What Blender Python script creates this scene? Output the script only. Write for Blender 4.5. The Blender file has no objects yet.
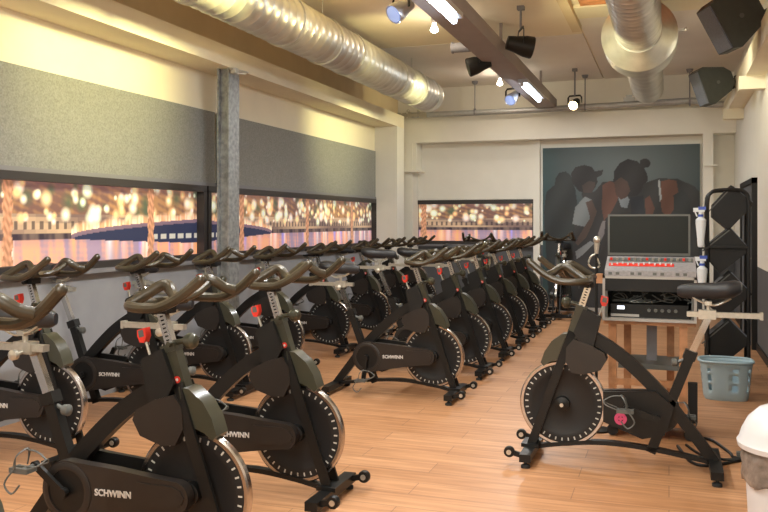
import bpy, bmesh, math, random
from mathutils import Vector, Matrix
random.seed(7)
PI = math.pi
S = bpy.context.scene
COL = S.collection
V = Vector

# ---------------------------------------------------------------- materials
def mat(name, col, rough=.5, metal=0., noise=0., nscale=20., bump=0., emis=None, estr=0., coat=0., spec=.5, col2=None):
    m = bpy.data.materials.new(name); m.use_nodes = True
    nt = m.node_tree; b = nt.nodes['Principled BSDF']
    b.inputs['Base Color'].default_value = (*col, 1)
    b.inputs['Roughness'].default_value = rough
    b.inputs['Metallic'].default_value = metal
    b.inputs['Specular IOR Level'].default_value = spec
    if coat: b.inputs['Coat Weight'].default_value = coat
    if emis:
        b.inputs['Emission Color'].default_value = (*emis, 1); b.inputs['Emission Strength'].default_value = estr
    if noise or bump:
        tc = nt.nodes.new('ShaderNodeTexCoord'); n = nt.nodes.new('ShaderNodeTexNoise')
        n.inputs['Scale'].default_value = nscale; n.inputs['Detail'].default_value = 4
        nt.links.new(tc.outputs['Object'], n.inputs['Vector'])
        if noise:
            r = nt.nodes.new('ShaderNodeValToRGB')
            c2 = col2 if col2 else tuple(min(1, c*(1+noise)) for c in col)
            c1 = tuple(c*(1-noise) for c in col)
            r.color_ramp.elements[0].position = .3; r.color_ramp.elements[1].position = .7
            r.color_ramp.elements[0].color = (*c1, 1); r.color_ramp.elements[1].color = (*c2, 1)
            nt.links.new(n.outputs['Fac'], r.inputs['Fac']); nt.links.new(r.outputs['Color'], b.inputs['Base Color'])
        if bump:
            bp = nt.nodes.new('ShaderNodeBump'); bp.inputs['Strength'].default_value = bump
            bp.inputs['Distance'].default_value = .01
            nt.links.new(n.outputs['Fac'], bp.inputs['Height']); nt.links.new(bp.outputs['Normal'], b.inputs['Normal'])
    return m

M = {}
M['cream'] = mat('cream_plaster', (.82, .76, .60), .8, noise=.03, nscale=3, bump=.05)
M['white'] = mat('white_plaster', (.80, .78, .71), .8, noise=.02, nscale=4, bump=.05)
M['tan'] = mat('tan_batten_wall_shade', (.66, .54, .36), .85, noise=.05, nscale=3, bump=.05)
M['grey_wall'] = mat('grey_wall_paint', (.30, .31, .335), .75, noise=.07, nscale=4, bump=.06)
M['dark_wall'] = mat('dark_wall_paint', (.10, .105, .115), .7, noise=.06, nscale=5)
M['ceil'] = mat('ceiling_board', (.86, .77, .60), .85, noise=.05, nscale=1.2, bump=.04)
M['ceil2'] = mat('ceiling_board_pale', (.80, .76, .72), .85, noise=.03, nscale=2)
M['osb'] = mat('raw_timber_board', (.62, .27, .12), .8, noise=.35, nscale=9)
M['blind'] = mat('grey_blind_fabric', (.235, .24, .23), .85, noise=.2, nscale=75, bump=.15)
M['frame_dark'] = mat('dark_window_frame', (.035, .03, .03), .45)
M['sill'] = mat('grey_sill', (.20, .20, .22), .6)
M['beam'] = mat('painted_grey_beam', (.30, .26, .255), .6, noise=.05, nscale=4)
M['galv'] = mat('galvanised_steel', (.66, .66, .62), .36, .7, noise=.14, nscale=6)
M['galv_matte'] = mat('galvanised_column_steel', (.33, .35, .36), .5, .5, noise=.3, nscale=22)
M['pipe'] = mat('grey_pipe', (.42, .43, .44), .45, .4, noise=.08)
M['black'] = mat('black_powder_coat', (.007, .0068, .0065), .42, noise=.1, nscale=40, spec=.35)
M['black2'] = mat('black_satin_plastic', (.009, .009, .009), .5, spec=.35)
M['guard'] = mat('dark_brown_grey_plastic', (.020, .016, .014), .4, spec=.45)
M['cap'] = mat('olive_grey_gloss_plastic', (.040, .040, .026), .3, coat=.2)
M['grip'] = mat('khaki_brown_grip', (.036, .028, .016), .3, noise=.15, nscale=60, bump=.1, spec=.7)
M['chrome'] = mat('chrome', (.60, .59, .57), .16, 1.)
M['alu'] = mat('brushed_aluminium', (.55, .53, .47), .35, .8, noise=.08, nscale=50)
M['rim'] = mat('polished_rim', (.48, .45, .43), .22, 1.)
M['disc'] = mat('charcoal_flywheel_face', (.014, .013, .013), .5, spec=.35)
M['tick'] = mat('pale_tick_paint', (.50, .49, .46), .5)
M['letter'] = mat('silver_lettering', (.62, .60, .58), .5)
M['red'] = mat('red_plastic', (.70, .035, .02), .35)
M['pink'] = mat('crimson_emblem', (.55, .06, .16), .4)
M['rubber'] = mat('black_rubber', (.02, .02, .02), .8)
M['saddle'] = mat('black_saddle_vinyl', (.012, .0125, .016), .45, bump=.08, nscale=90)
M['wood'] = mat('warm_pine', (.45, .22, .105), .55, noise=.3, nscale=14)
M['case'] = mat('pale_case_edge', (.40, .38, .36), .45, .3)
M['mixer'] = mat('silver_mixer_panel', (.30, .29, .30), .4, .2, noise=.15, nscale=60)
M['screen'] = mat('dark_screen', (.012, .015, .014), .35, spec=.2)
M['bezel'] = mat('grey_bezel', (.10, .105, .10), .4)
M['display'] = mat('lit_display', (.8, .85, .95), .4, emis=(.8, .87, 1), estr=1.6)
M['speaker'] = mat('speaker_cabinet', (.045, .05, .045), .55, noise=.1)
M['grille'] = mat('speaker_grille', (.16, .18, .22), .6, noise=.2, nscale=120)
M['basket'] = mat('light_blue_plastic', (.34, .47, .54), .4)
M['binw'] = mat('white_bin_plastic', (.58, .58, .60), .4)
M['liner'] = mat('brown_grey_bin_liner', (.17, .14, .12), .35, noise=.4, nscale=25, bump=.6)
M['spray'] = mat('white_bottle_plastic', (.75, .80, .83), .35)
M['blue'] = mat('blue_plastic', (.05, .10, .45), .35)
M['tube_lamp'] = mat('lit_tube', (.9, .95, 1), .4, emis=(.80, .90, 1), estr=30)
M['bulb'] = mat('lit_bulb', (1, .9, .8), .4, emis=(1, .85, .68), estr=25)
M['warm_bulb'] = mat('lit_warm_led', (1, .8, .5), .4, emis=(1, .74, .36), estr=30)
M['lamp_body'] = mat('lamp_reflector', (.5, .52, .58), .3, .6)
M['cool_led'] = mat('cool_glass', (.25, .35, .6), .2, emis=(.4, .5, .9), estr=.7)

def floor_mat():
    m = bpy.data.materials.new('oak_laminate'); m.use_nodes = True
    nt = m.node_tree; b = nt.nodes['Principled BSDF']; N = nt.nodes.new; L = nt.links.new
    tc = N('ShaderNodeTexCoord')
    br = N('ShaderNodeTexBrick'); br.inputs['Scale'].default_value = 1
    br.inputs['Brick Width'].default_value = 1.25; br.inputs['Row Height'].default_value = .19
    br.inputs['Mortar Size'].default_value = .0025; br.inputs['Mortar'].default_value = (.30, .16, .09, 1)
    br.inputs['Color1'].default_value = (.49, .255, .125, 1); br.inputs['Color2'].default_value = (.58, .32, .17, 1)
    br.offset = .37; L(tc.outputs['Object'], br.inputs['Vector'])
    mp = N('ShaderNodeMapping'); mp.inputs['Scale'].default_value = (1.6, 26, 1); L(tc.outputs['Object'], mp.inputs['Vector'])
    n = N('ShaderNodeTexNoise'); n.inputs['Scale'].default_value = 1.2; n.inputs['Detail'].default_value = 6
    n.inputs['Distortion'].default_value = .6; L(mp.outputs['Vector'], n.inputs['Vector'])
    r = N('ShaderNodeValToRGB'); r.color_ramp.elements[0].position = .32; r.color_ramp.elements[1].position = .68
    r.color_ramp.elements[0].color = (.70, .62, .55, 1); r.color_ramp.elements[1].color = (1.06, 1.05, 1.04, 1)
    L(n.outputs['Fac'], r.inputs['Fac'])
    mx = N('ShaderNodeMix'); mx.data_type = 'RGBA'; mx.blend_type = 'MULTIPLY'; mx.inputs['Factor'].default_value = 1
    L(br.outputs['Color'], mx.inputs['A']); L(r.outputs['Color'], mx.inputs['B'])
    L(mx.outputs['Result'], b.inputs['Base Color'])
    b.inputs['Roughness'].default_value = .42; b.inputs['Specular IOR Level'].default_value = .5
    return m
M['floor'] = floor_mat()

def print_mat(name, emis, rough=.3):
    m = bpy.data.materials.new(name); m.use_nodes = True
    nt = m.node_tree; b = nt.nodes['Principled BSDF']
    a = nt.nodes.new('ShaderNodeAttribute'); a.attribute_name = 'ink'
    nt.links.new(a.outputs['Color'], b.inputs['Base Color']); b.inputs['Roughness'].default_value = rough
    if emis:
        nt.links.new(a.outputs['Color'], b.inputs['Emission Color']); b.inputs['Emission Strength'].default_value = emis
    return m
M['view'] = print_mat('backlit_window_print', .55, .25)
M['poster'] = print_mat('poster_print', 0, .6)

# ---------------------------------------------------------------- mesh builder
def catmull(pts, n=6, closed=False):
    pts = [V(p) for p in pts]; out = []
    k = len(pts)
    rng = range(k if closed else k-1)
    for i in rng:
        if closed: p0, p1, p2, p3 = pts[(i-1) % k], pts[i], pts[(i+1) % k], pts[(i+2) % k]
        else: p0, p1, p2, p3 = pts[max(i-1, 0)], pts[i], pts[i+1], pts[min(i+2, k-1)]
        for j in range(n):
            t = j/n
            out.append(.5*((2*p1)+(p2-p0)*t+(2*p0-5*p1+4*p2-p3)*t*t+(3*p1-p0-3*p2+p3)*t**3))
    if not closed: out.append(pts[-1])
    return out

class MB:
    def __init__(s): s.bm = bmesh.new()
    def box(s, c, d, rot=None, mi=0):
        c = V(c); R = rot if rot else Matrix.Identity(3)
        vs = [s.bm.verts.new(c + R @ V((x*d[0]/2, y*d[1]/2, z*d[2]/2))) for x in (-1, 1) for y in (-1, 1) for z in (-1, 1)]
        for f in ((0, 1, 3, 2), (4, 6, 7, 5), (0, 4, 5, 1), (2, 3, 7, 6), (0, 2, 6, 4), (1, 5, 7, 3)):
            s.bm.faces.new([vs[i] for i in f]).material_index = mi
        return s
    def bb(s, x0, x1, y0, y1, z0, z1, mi=0):
        return s.box(((x0+x1)/2, (y0+y1)/2, (z0+z1)/2), (abs(x1-x0), abs(y1-y0), abs(z1-z0)), mi=mi)
    def sweep(s, pts, sec, closed=False, up=(0, 0, 1), scales=None, mi=0):
        """sec: list of (side, up) offsets; swept along pts"""
        pts = [V(p) for p in pts]; n = len(pts); rings = []; U0 = V(up)
        for i, p in enumerate(pts):
            if closed: t = pts[(i+1) % n]-pts[i-1]
            else: t = pts[min(i+1, n-1)]-pts[max(i-1, 0)]
            t.normalize()
            side = t.cross(U0)
            if side.length < 1e-3: side = t.cross(V((1, 0, .01)))
            side.normalize(); u = side.cross(t).normalized()
            k = scales[i] if scales else 1
            rings.append([s.bm.verts.new(p+side*a*k+u*b*k) for a, b in sec])
        m = len(sec)
        for i in range(n if closed else n-1):
            A, B = rings[i], rings[(i+1) % n]
            for j in range(m):
                s.bm.faces.new((A[j], A[(j+1) % m], B[(j+1) % m], B[j])).material_index = mi
        if not closed:
            s.bm.faces.new(rings[0][::-1]).material_index = mi; s.bm.faces.new(rings[-1]).material_index = mi
        return s
    def tube(s, pts, r, seg=8, closed=False, scales=None, up=(0, 0, 1), flat=1., mi=0):
        sec = [(r*math.cos(2*PI*k/seg), r*flat*math.sin(2*PI*k/seg)) for k in range(seg)]
        return s.sweep(pts, sec, closed, up, scales, mi)
    def bar(s, p0, p1, w, h, up=(0, 0, 1), mi=0):
        return s.sweep([p0, p1], [(-w/2, -h/2), (w/2, -h/2), (w/2, h/2), (-w/2, h/2)], up=up, mi=mi)
    def cyl(s, p0, p1, r, seg=16, r2=None, mi=0):
        p0, p1 = V(p0), V(p1); t = (p1-p0).normalized()
        up = (0, 0, 1) if abs(t.z) < .9 else (0, 1, 0)
        return s.tube([p0, p1], r, seg, scales=[1, (r2/r if r2 is not None else 1)], up=up, mi=mi)
    def prism(s, poly, y0, y1, mi=0):
        """polygon in x,z extruded in y"""
        a = [s.bm.verts.new((x, y0, z)) for x, z in poly]; b = [s.bm.verts.new((x, y1, z)) for x, z in poly]
        s.bm.faces.new(a).material_index = mi; s.bm.faces.new(b[::-1]).material_index = mi
        n = len(poly)
        for i in range(n): s.bm.faces.new((a[i], b[i], b[(i+1) % n], a[(i+1) % n])).material_index = mi
        return s
    def prismz(s, poly, z0, z1, mi=0):
        a = [s.bm.verts.new((x, y, z0)) for x, y in poly]; b = [s.bm.verts.new((x, y, z1)) for x, y in poly]
        s.bm.faces.new(a).material_index = mi; s.bm.faces.new(b[::-1]).material_index = mi
        n = len(poly)
        for i in range(n): s.bm.faces.new((a[i], b[i], b[(i+1) % n], a[(i+1) % n])).material_index = mi
        return s
    def lathe(s, prof, axis='z', c=(0, 0, 0), seg=32, sx=1., sy=1., mi=0, close=False):
        """prof: (radius, height) list"""
        c = V(c); rings = []
        for r, h in prof:
            ring = []
            for k in range(seg):
                a = 2*PI*k/seg
                x, y = r*math.cos(a)*sx, r*math.sin(a)*sy
                p = V((x, y, h)) if axis == 'z' else (V((x, h, y)) if axis == 'y' else V((h, x, y)))
                ring.append(s.bm.verts.new(c+p))
            rings.append(ring)
        n = len(rings)
        for i in range(n if close else n-1):
            A, B = rings[i], rings[(i+1) % n]
            for k in range(seg):
                s.bm.faces.new((A[k], A[(k+1) % seg], B[(k+1) % seg], B[k])).material_index = mi
        if not close:
            if prof[0][0] > 1e-4: s.bm.faces.new(rings[0][::-1]).material_index = mi
            if prof[-1][0] > 1e-4: s.bm.faces.new(rings[-1]).material_index = mi
        return s
    def ball(s, c, r, sx=1, sy=1, sz=1, seg=12, mi=0):
        c = V(c)
        prof = [(r*math.sin(PI*i/8), -r*math.cos(PI*i/8)*sz) for i in range(9)]
        prof[0] = (r*.02, prof[0][1]); prof[-1] = (r*.02, prof[-1][1])
        return s.lathe(prof, 'z', c, seg, sx, sy, mi)
    def build(s, name, mats, parent=None, bevel=0., smooth=True, loc=(0, 0, 0)):
        if bevel:
            es = [e for e in s.bm.edges if len(e.link_faces) == 2 and e.calc_face_angle(0) > .6]
            bmesh.ops.bevel(s.bm, geom=es, offset=bevel, segments=2, affect='EDGES', clamp_overlap=True, profile=.6)
        bmesh.ops.recalc_face_normals(s.bm, faces=s.bm.faces)
        me = bpy.data.meshes.new(name); s.bm.to_mesh(me); s.bm.free()
        for m in (mats if isinstance(mats, (list, tuple)) else [mats]): me.materials.append(m)
        if smooth:
            for p in me.polygons: p.use_smooth = True
            try: me.set_sharp_from_angle(angle=.6)
            except Exception: pass
        o = bpy.data.objects.new(name, me); COL.objects.link(o); o.location = loc
        if parent: o.parent = parent
        return o

def tag(o, label=None, cat=None, group=None, kind=None):
    if label: o['label'] = label
    if cat: o['category'] = cat
    if group: o['group'] = group
    if kind: o['kind'] = kind
    return o
def empty(name, loc, label, cat, group=None, rz=0):
    o = bpy.data.objects.new(name, None); COL.objects.link(o); o.location = loc; o.rotation_euler = (0, 0, rz)
    o.empty_display_size = .1
    return tag(o, label, cat, group)
def struct(name, mb, m, label=None, parent=None, bevel=0.):
    o = mb.build(name, m, parent, bevel=bevel, smooth=False)
    if parent is None: o['kind'] = 'structure'
    return o
def text_mesh(body, size, extrude, bold=.0):
    c = bpy.data.curves.new('lettering', 'FONT'); c.body = body; c.size = size; c.extrude = extrude
    c.offset = bold; c.align_x = 'CENTER'; c.align_y = 'CENTER'; c.resolution_u = 3
    o = bpy.data.objects.new('tmp', c); COL.objects.link(o)
    dg = bpy.context.evaluated_depsgraph_get(); dg.update()
    me = bpy.data.meshes.new_from_object(o.evaluated_get(dg))
    bpy.data.objects.remove(o); bpy.data.curves.remove(c)
    return me

# ---------------------------------------------------------------- camera (level, shifted)
cam = bpy.data.cameras.new('camera'); co = bpy.data.objects.new('camera', cam); COL.objects.link(co)
F = 824.; EYE = 1.38
YAW = math.atan(285/F)
cam.sensor_width = 36; cam.lens = F/768*36; cam.shift_y = -34/768; cam.clip_start = .05
co.location = (0, 0, EYE); co.rotation_euler = (PI/2, 0, YAW); S.camera = co

# ---------------------------------------------------------------- room
XL, XR, YF, YB, ZC = -4.25, .90, -2.6, 13.0, 3.57
struct('floor', MB().bb(XL-.2, XR+.2, YF-.2, YB+.2, -.1, 0), M['floor'])
# ceiling with board seams, a raw opening and a batten
mb = MB(); mb.bb(XL-.2, XR+.2, YF-.2, YB+.2, ZC+.02, ZC+.15)
ce = struct('ceiling', mb, M['ceil'])
mb = MB()
mb.bb(XL, -.95, 9.83, YB, ZC-.002, ZC+.03); mb.bb(-.93, XR, 9.05, YB, ZC-.002, ZC+.03)
struct('ceiling_board', mb, M['ceil2'], parent=ce)
mb = MB(); mb.bb(XL, -.95, 2.0, 9.80, ZC-.002, ZC+.03); mb.bb(-.95, XR, 2.0, 7.2, ZC-.002, ZC+.03)
struct('ceiling_board', mb, M['ceil'], parent=ce)
struct('timber_board', MB().bb(-.85, XR, 7.22, 8.55, ZC, ZC+.03), M['osb'], parent=ce)
struct('ceiling_board', MB().bb(-.93, XR, 8.57, 9.03, ZC-.012, ZC+.03), M['cream'], parent=ce)
struct('trim_1', MB().bb(-1.02, -.92, 2, 9.4, ZC-.07, ZC), M['tan'], bevel=.004)
# left wall: grey below the sill, cream above the glass, shade above the beam put into a tan tone
mb = MB(); mb.bb(XL-.2, XL, YF, YB, 0, 1.02, mi=0); mb.bb(XL-.2, XL, YF, YB, 1.73, 2.86, mi=1); mb.bb(XL-.2, XL, YF, YB, 2.86, ZC+.02, mi=2)
mb.bb(XL-.2, XL, YF, 1.9, 1.02, 1.73, mi=1); mb.bb(XL-.2, XL, 11.9, YB, 1.02, 1.73, mi=1)
struct('wall_left', mb, [M['grey_wall'], M['cream'], M['tan']])
mb = MB(); mb.bb(XR, XR+.2, YF, YB, 0, .90, mi=0); mb.bb(XR, XR+.2, YF, YB, .90, ZC+.02, mi=1)
struct('wall_right', mb, [M['dark_wall'], M['white']])
mb = MB(); mb.bb(XL-.2, XR+.2, YF-.2, YF, 0, ZC+.02); struct('wall_front', mb, M['cream'])
mb = MB()
mb.bb(XL-.2, XR+.2, YB, YB+.2, 0, 1.02, mi=1)
mb.bb(XL-.2, XR+.2, YB, YB+.2, 1.74, ZC+.02, mi=0)
mb.bb(XL-.2, -3.94, YB, YB+.2, 1.02, 1.74, mi=0); mb.bb(-1.97, XR+.2, YB, YB+.2, 1.02, 1.74, mi=0)
struct('wall_back', mb, [M['white'], M['dark_wall']])
# beams
struct('trim_2', MB().bb(XL, -3.89, YF, 12.2, 2.83, 3.02), M['cream'], bevel=.006)
struct('trim_3', MB().bb(XL, -3.89, 11.85, 12.2, 0, 2.83), M['white'], bevel=.006)
mb = MB(); mb.bb(-4.04, XR, 12.68, YB, 2.65, 3.03)
mb.bb(-4.04, -3.90, 12.68, YB, 0, 2.65)
mb.bb(-4.05, -3.76, 12.60, 12.90, 2.18, 2.21); mb.bb(-3.90, -3.84, 12.69, YB, 2.21, 2.65)
mb.bb(-2.0, -1.90, 12.90, YB, 0, 2.65); 
mb.bb(.46, .60, 12.68, YB, 0, 2.65); mb.bb(.46, .66, 12.62, 12.74, 2.18, 2.205)
struct('trim_4', mb, M['white'], bevel=.005)
mb = MB(); mb.bb(.72, XR, YF, 12.68, 2.83, 3.04)
for y in (6.2, 8.9, 11.4): mb.bb(.66, XR, y, y+.16, 2.70, 2.83)
struct('trim_5', mb, M['cream'], bevel=.006)
mb = MB(); mb.bb(-1.89, -1.61, YF, 12.68, 3.10, 3.24)
struct('trim_6', mb, M['beam'], bevel=.006)
mb = MB()
for y in (0, 3, 6, 9, 12): mb.box((-1.75, y, 3.42), (.03, .03, .36))
struct('trim_7', mb, M['beam'])
struct('baseboard_right', MB().bb(XR-.015, XR, YF, YB, 0, .08), M['black2'])
struct('baseboard_back', MB().bb(-1.88, .45, YB-.02-.05, YB-.05, 0, .07), M['case'])

# ---------------------------------------------------------------- windows with the night print
rnd = random.Random(11)
def clamp(x, a=0., b=1.): return max(a, min(b, x))
def lerp(a, b, t): return tuple(x+(y-x)*t for x, y in zip(a, b))
def make_painter(y0, y1, trunks, hulls, seed, buildings):
    R = random.Random(seed)
    lights = [(R.uniform(y0, y1), R.uniform(.50, .98), R.uniform(.008, .030), R.choice([(1, .82, .52), (1, .93, .78), (1, .70, .40), (1, .88, .80), (.95, 1, .80)])) for _ in range(int((y1-y0)*32))]
    green = [(R.uniform(y0, y1), R.uniform(.62, .95), R.uniform(.04, .10)) for _ in range(int((y1-y0)*7))]
    waters = [(R.uniform(y0, y1), R.uniform(.02, .07), R.choice([(.98, .86, .78), (.45, .42, .95), (1, .55, .25), (.95, .62, .62), (1, .92, .9)])) for _ in range(int((y1-y0)*9))]
    ph = [R.uniform(0, 6) for _ in range(8)]
    def f(y, t):
        n = math.sin(y*23+ph[0])*.5+math.sin(y*51+ph[1]+t*9)*.3+math.sin(y*97+ph[2])*.2
        if t < .30:
            c = lerp((.46, .36, .46), (.88, .50, .34), clamp(.5+.7*n+.5*math.sin(y*3.1+ph[3])+.08*math.sin(t*90+y*7)))
            c = lerp(c, (.30, .24, .34), clamp((t-.18)*3))
            for wy, w, wc in waters:
                d = abs(y-wy)/w
                if d < 1: c = lerp(c, wc, (1-d)*.75*(.4+t*2))
        elif t < .37: c = lerp((.10, .08, .10), (.26, .20, .18), clamp(.5+n))
        elif t < .60:
            blk = math.sin(math.floor(y*9)*12.9+math.floor(t*14)*7.3)*.5+.5
            c = lerp((.26, .19, .18), (.62, .47, .34), blk)
            if abs(math.sin(y*38)) > .8 and .42 < t < .52: c = lerp(c, (.10, .08, .09), .7)
        else:
            c = lerp((.50, .31, .18), (.27, .17, .15), clamp(.5+.5*math.sin(y*2.3+ph[4])+n*.5+.4*math.sin(t*60+y*30)))
            c = lerp(c, (.56, .34, .34), clamp((t-.85)*4))
        if t > .55:
            for gy, gt, gr in green:
                d = math.hypot(y-gy, (t-gt)*.62)/gr
                if d < 1: c = lerp(c, (.16, .20, .14), (1-d)*.9)
        for ly, lt, lr, lc in lights:
            if abs(y-ly) < lr*2.6:
                d = math.hypot(y-ly, (t-lt)*.62)/lr
                if d < 2.6: c = lerp(c, lc, clamp(1.25*(1-d/2.6)))
        for ha, hb, tip in hulls:
            if ha < y < hb:
                q = (y-ha)/(hb-ha)
                if tip < 0: q = 1-q
                up = .34+.22*math.sqrt(clamp(q*1.6)); lo = .30-.10*clamp(q*2)
                hb2 = .11+.03*math.sin(y*17)
                if up < t < up+hb2: c = lerp(lerp((1, .84, .66), (.78, .48, .30), clamp(.5+n+.3*math.sin(y*140))), c, clamp((t-up)/hb2)**2)
                if up-.05 < t < up: c = (.30, .22, .27)
                if lo < t < up-.05:
                    c = (.075, .085, .15)
                    if .27 < t < .34 and (math.floor(y*22) % 3) and q > .35: c = (.62, .60, .55)
        for ty in trunks:
            w = .045+.008*math.sin(t*30)
            if abs(y-ty) < w:
                c = lerp((.50, .28, .18), (.72, .44, .30), clamp(.5+.35*math.sin(t*58+math.sin(y*60)*2)+.3*math.sin(y*170+t*33)))
        return tuple(clamp(v)**1.35 for v in c)
    return f
def print_pane(name, parent, along, a0, a1, z0, z1, off, f, nx, nz, m, facing=1):
    me = bpy.data.meshes.new(name); vs = []; cols = []
    for j in range(nz+1):
        for i in range(nx+1):
            a = a0+(a1-a0)*i/nx; z = z0+(z1-z0)*j/nz
            vs.append((off, a, z) if along == 'y' else (a, off, z))
            cols.append(f(a, j/nz))
    fs = []
    for j in range(nz):
        for i in range(nx):
            k = j*(nx+1)+i; q = (k, k+1, k+nx+2, k+nx+1)
            fs.append(q)
    me.from_pydata(vs, [], fs)
    at = me.color_attributes.new('ink', 'FLOAT_COLOR', 'POINT')
    flat = []
    for c in cols: flat.extend((*c, 1))
    at.data.foreach_set('color', flat)
    me.materials.append(m); me.update()
    o = bpy.data.objects.new(name, me); COL.objects.link(o); o.parent = parent
    return o
def window(n, along, a0, a1, off, inward, f, mull=()):
    """frame z 1.02-1.74, glass 1.07-1.67"""
    root = bpy.data.objects.new('window_%d' % n, None); COL.objects.link(root); root['kind'] = 'structure'
    def b(mb, p0, p1, d0, d1, z0, z1):
        if along == 'y': mb.bb(min(d0, d1), max(d0, d1), p0, p1, z0, z1)
        else: mb.bb(p0, p1, min(d0, d1), max(d0, d1), z0, z1)
    mb = MB(); i0 = off-.08*inward; i1 = off+.03*inward
    b(mb, a0, a1, i0, i1, 1.67, 1.735); b(mb, a0, a1, i0, i1, 1.02, 1.075)
    b(mb, a0, a0+.055, i0, i1, 1.07, 1.68); b(mb, a1-.055, a1, i0, i1, 1.07, 1.68)
    for q in mull: b(mb, q-.012, q+.012, off-.06*inward, off-.03*inward, 1.07, 1.68)
    mb.build('window_frame', M['frame_dark'], root, bevel=.003, smooth=False)
    mb = MB(); b(mb, a0-.02, a1+.02, off-.0*inward, off+.07*inward, .985, 1.02)
    mb.build('window_sill', M['sill'], root, bevel=.003, smooth=False)
    print_pane('printed_pane', root, along, a0+.02, a1-.02, 1.06, 1.69, off-.05*inward, f, int((a1-a0)*125), 84, M['view'])
    return root
window(1, 'y', 1.9, 6.97, XL, 1, make_painter(1.9, 7, [2.86, 4.51, 6.17], [(5.15, 8.2, 1)], 3, 0))
window(2, 'y', 7.0, 11.9, XL, 1, make_painter(7, 11.9, [7.80, 9.48, 11.02], [(5.6, 8.5, -1)], 5, 0))
window(3, 'x', -3.96, -1.97, YB, -1, make_painter(-4, -1.9, [-3.82], [], 9, 0))

# rolled down blinds
def blind(y0, y1, label):
    r = empty('window_blind', (XL, (y0+y1)/2, 1.75), label, 'blind', 'grey blinds on the left wall')
    h = (y1-y0)/2
    MB().bb(.012, .022, -h, h, 0, .71).build('blind_fabric', M['blind'], r, smooth=False)
    MB().bb(.006, .032, -h, h, -.02, .012).build('bottom_rail', M['sill'], r, smooth=False)
blind(1.5, 7.13, 'long grey fabric blind nearest the camera, left of the steel column')
blind(7.17, 11.83, 'grey fabric blind between the steel column and the white pillar')

# steel H column
mb = MB(); mb.bb(-3.925, -3.91, 6.84, 7.04, 0, 2.83); mb.bb(-4.035, -4.02, 6.84, 7.04, 0, 2.83); mb.bb(-4.02, -3.925, 6.89, 6.905, 0, 2.83)
mb.bb(-4.03, -3.87, 6.82, 7.06, 0, .015)
tag(mb.build('steel_column', M['galv_matte'], bevel=.002, smooth=False), 'galvanised steel H section column standing before the left windows', 'column')
mb = MB(); mb.box((-3.86, 6.86, 2.80), (.05, .06, .05)); mb.cyl((-3.9, 6.9, 2.79), (-3.8, 6.98, 2.79), .012); mb.cyl((-3.87, 6.8, 2.81), (-3.82, 7.05, 2.815), .01)
tag(mb.build('beam_clamp', M['galv'], bevel=.003), 'small metal clamp at the head of the steel column', 'clamp')

# dark door on right wall
d = bpy.data.objects.new('door_1', None); COL.objects.link(d); d['kind'] = 'structure'; d.location = (XR, 10.5, 0)
MB().bb(-.035, 0, -.72, .72, 0.0, 1.80).build('door_leaf', M['dark_wall'], d, bevel=.004, smooth=False)
mb = MB(); mb.bb(-.055, 0, -.80, -.72, 0, 1.86); mb.bb(-.055, 0, .72, .80, 0, 1.86); mb.bb(-.055, 0, -.8, .8, 1.80, 1.86)
mb.build('door_frame', M['black2'], d, bevel=.004, smooth=False)
mb = MB(); mb.cyl((-.035, -.62, .98), (-.09, -.62, .98), .01); mb.cyl((-.09, -.62, .98), (-.09, -.50, .98), .01)
mb.build('door_handle', M['alu'], d)

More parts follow.
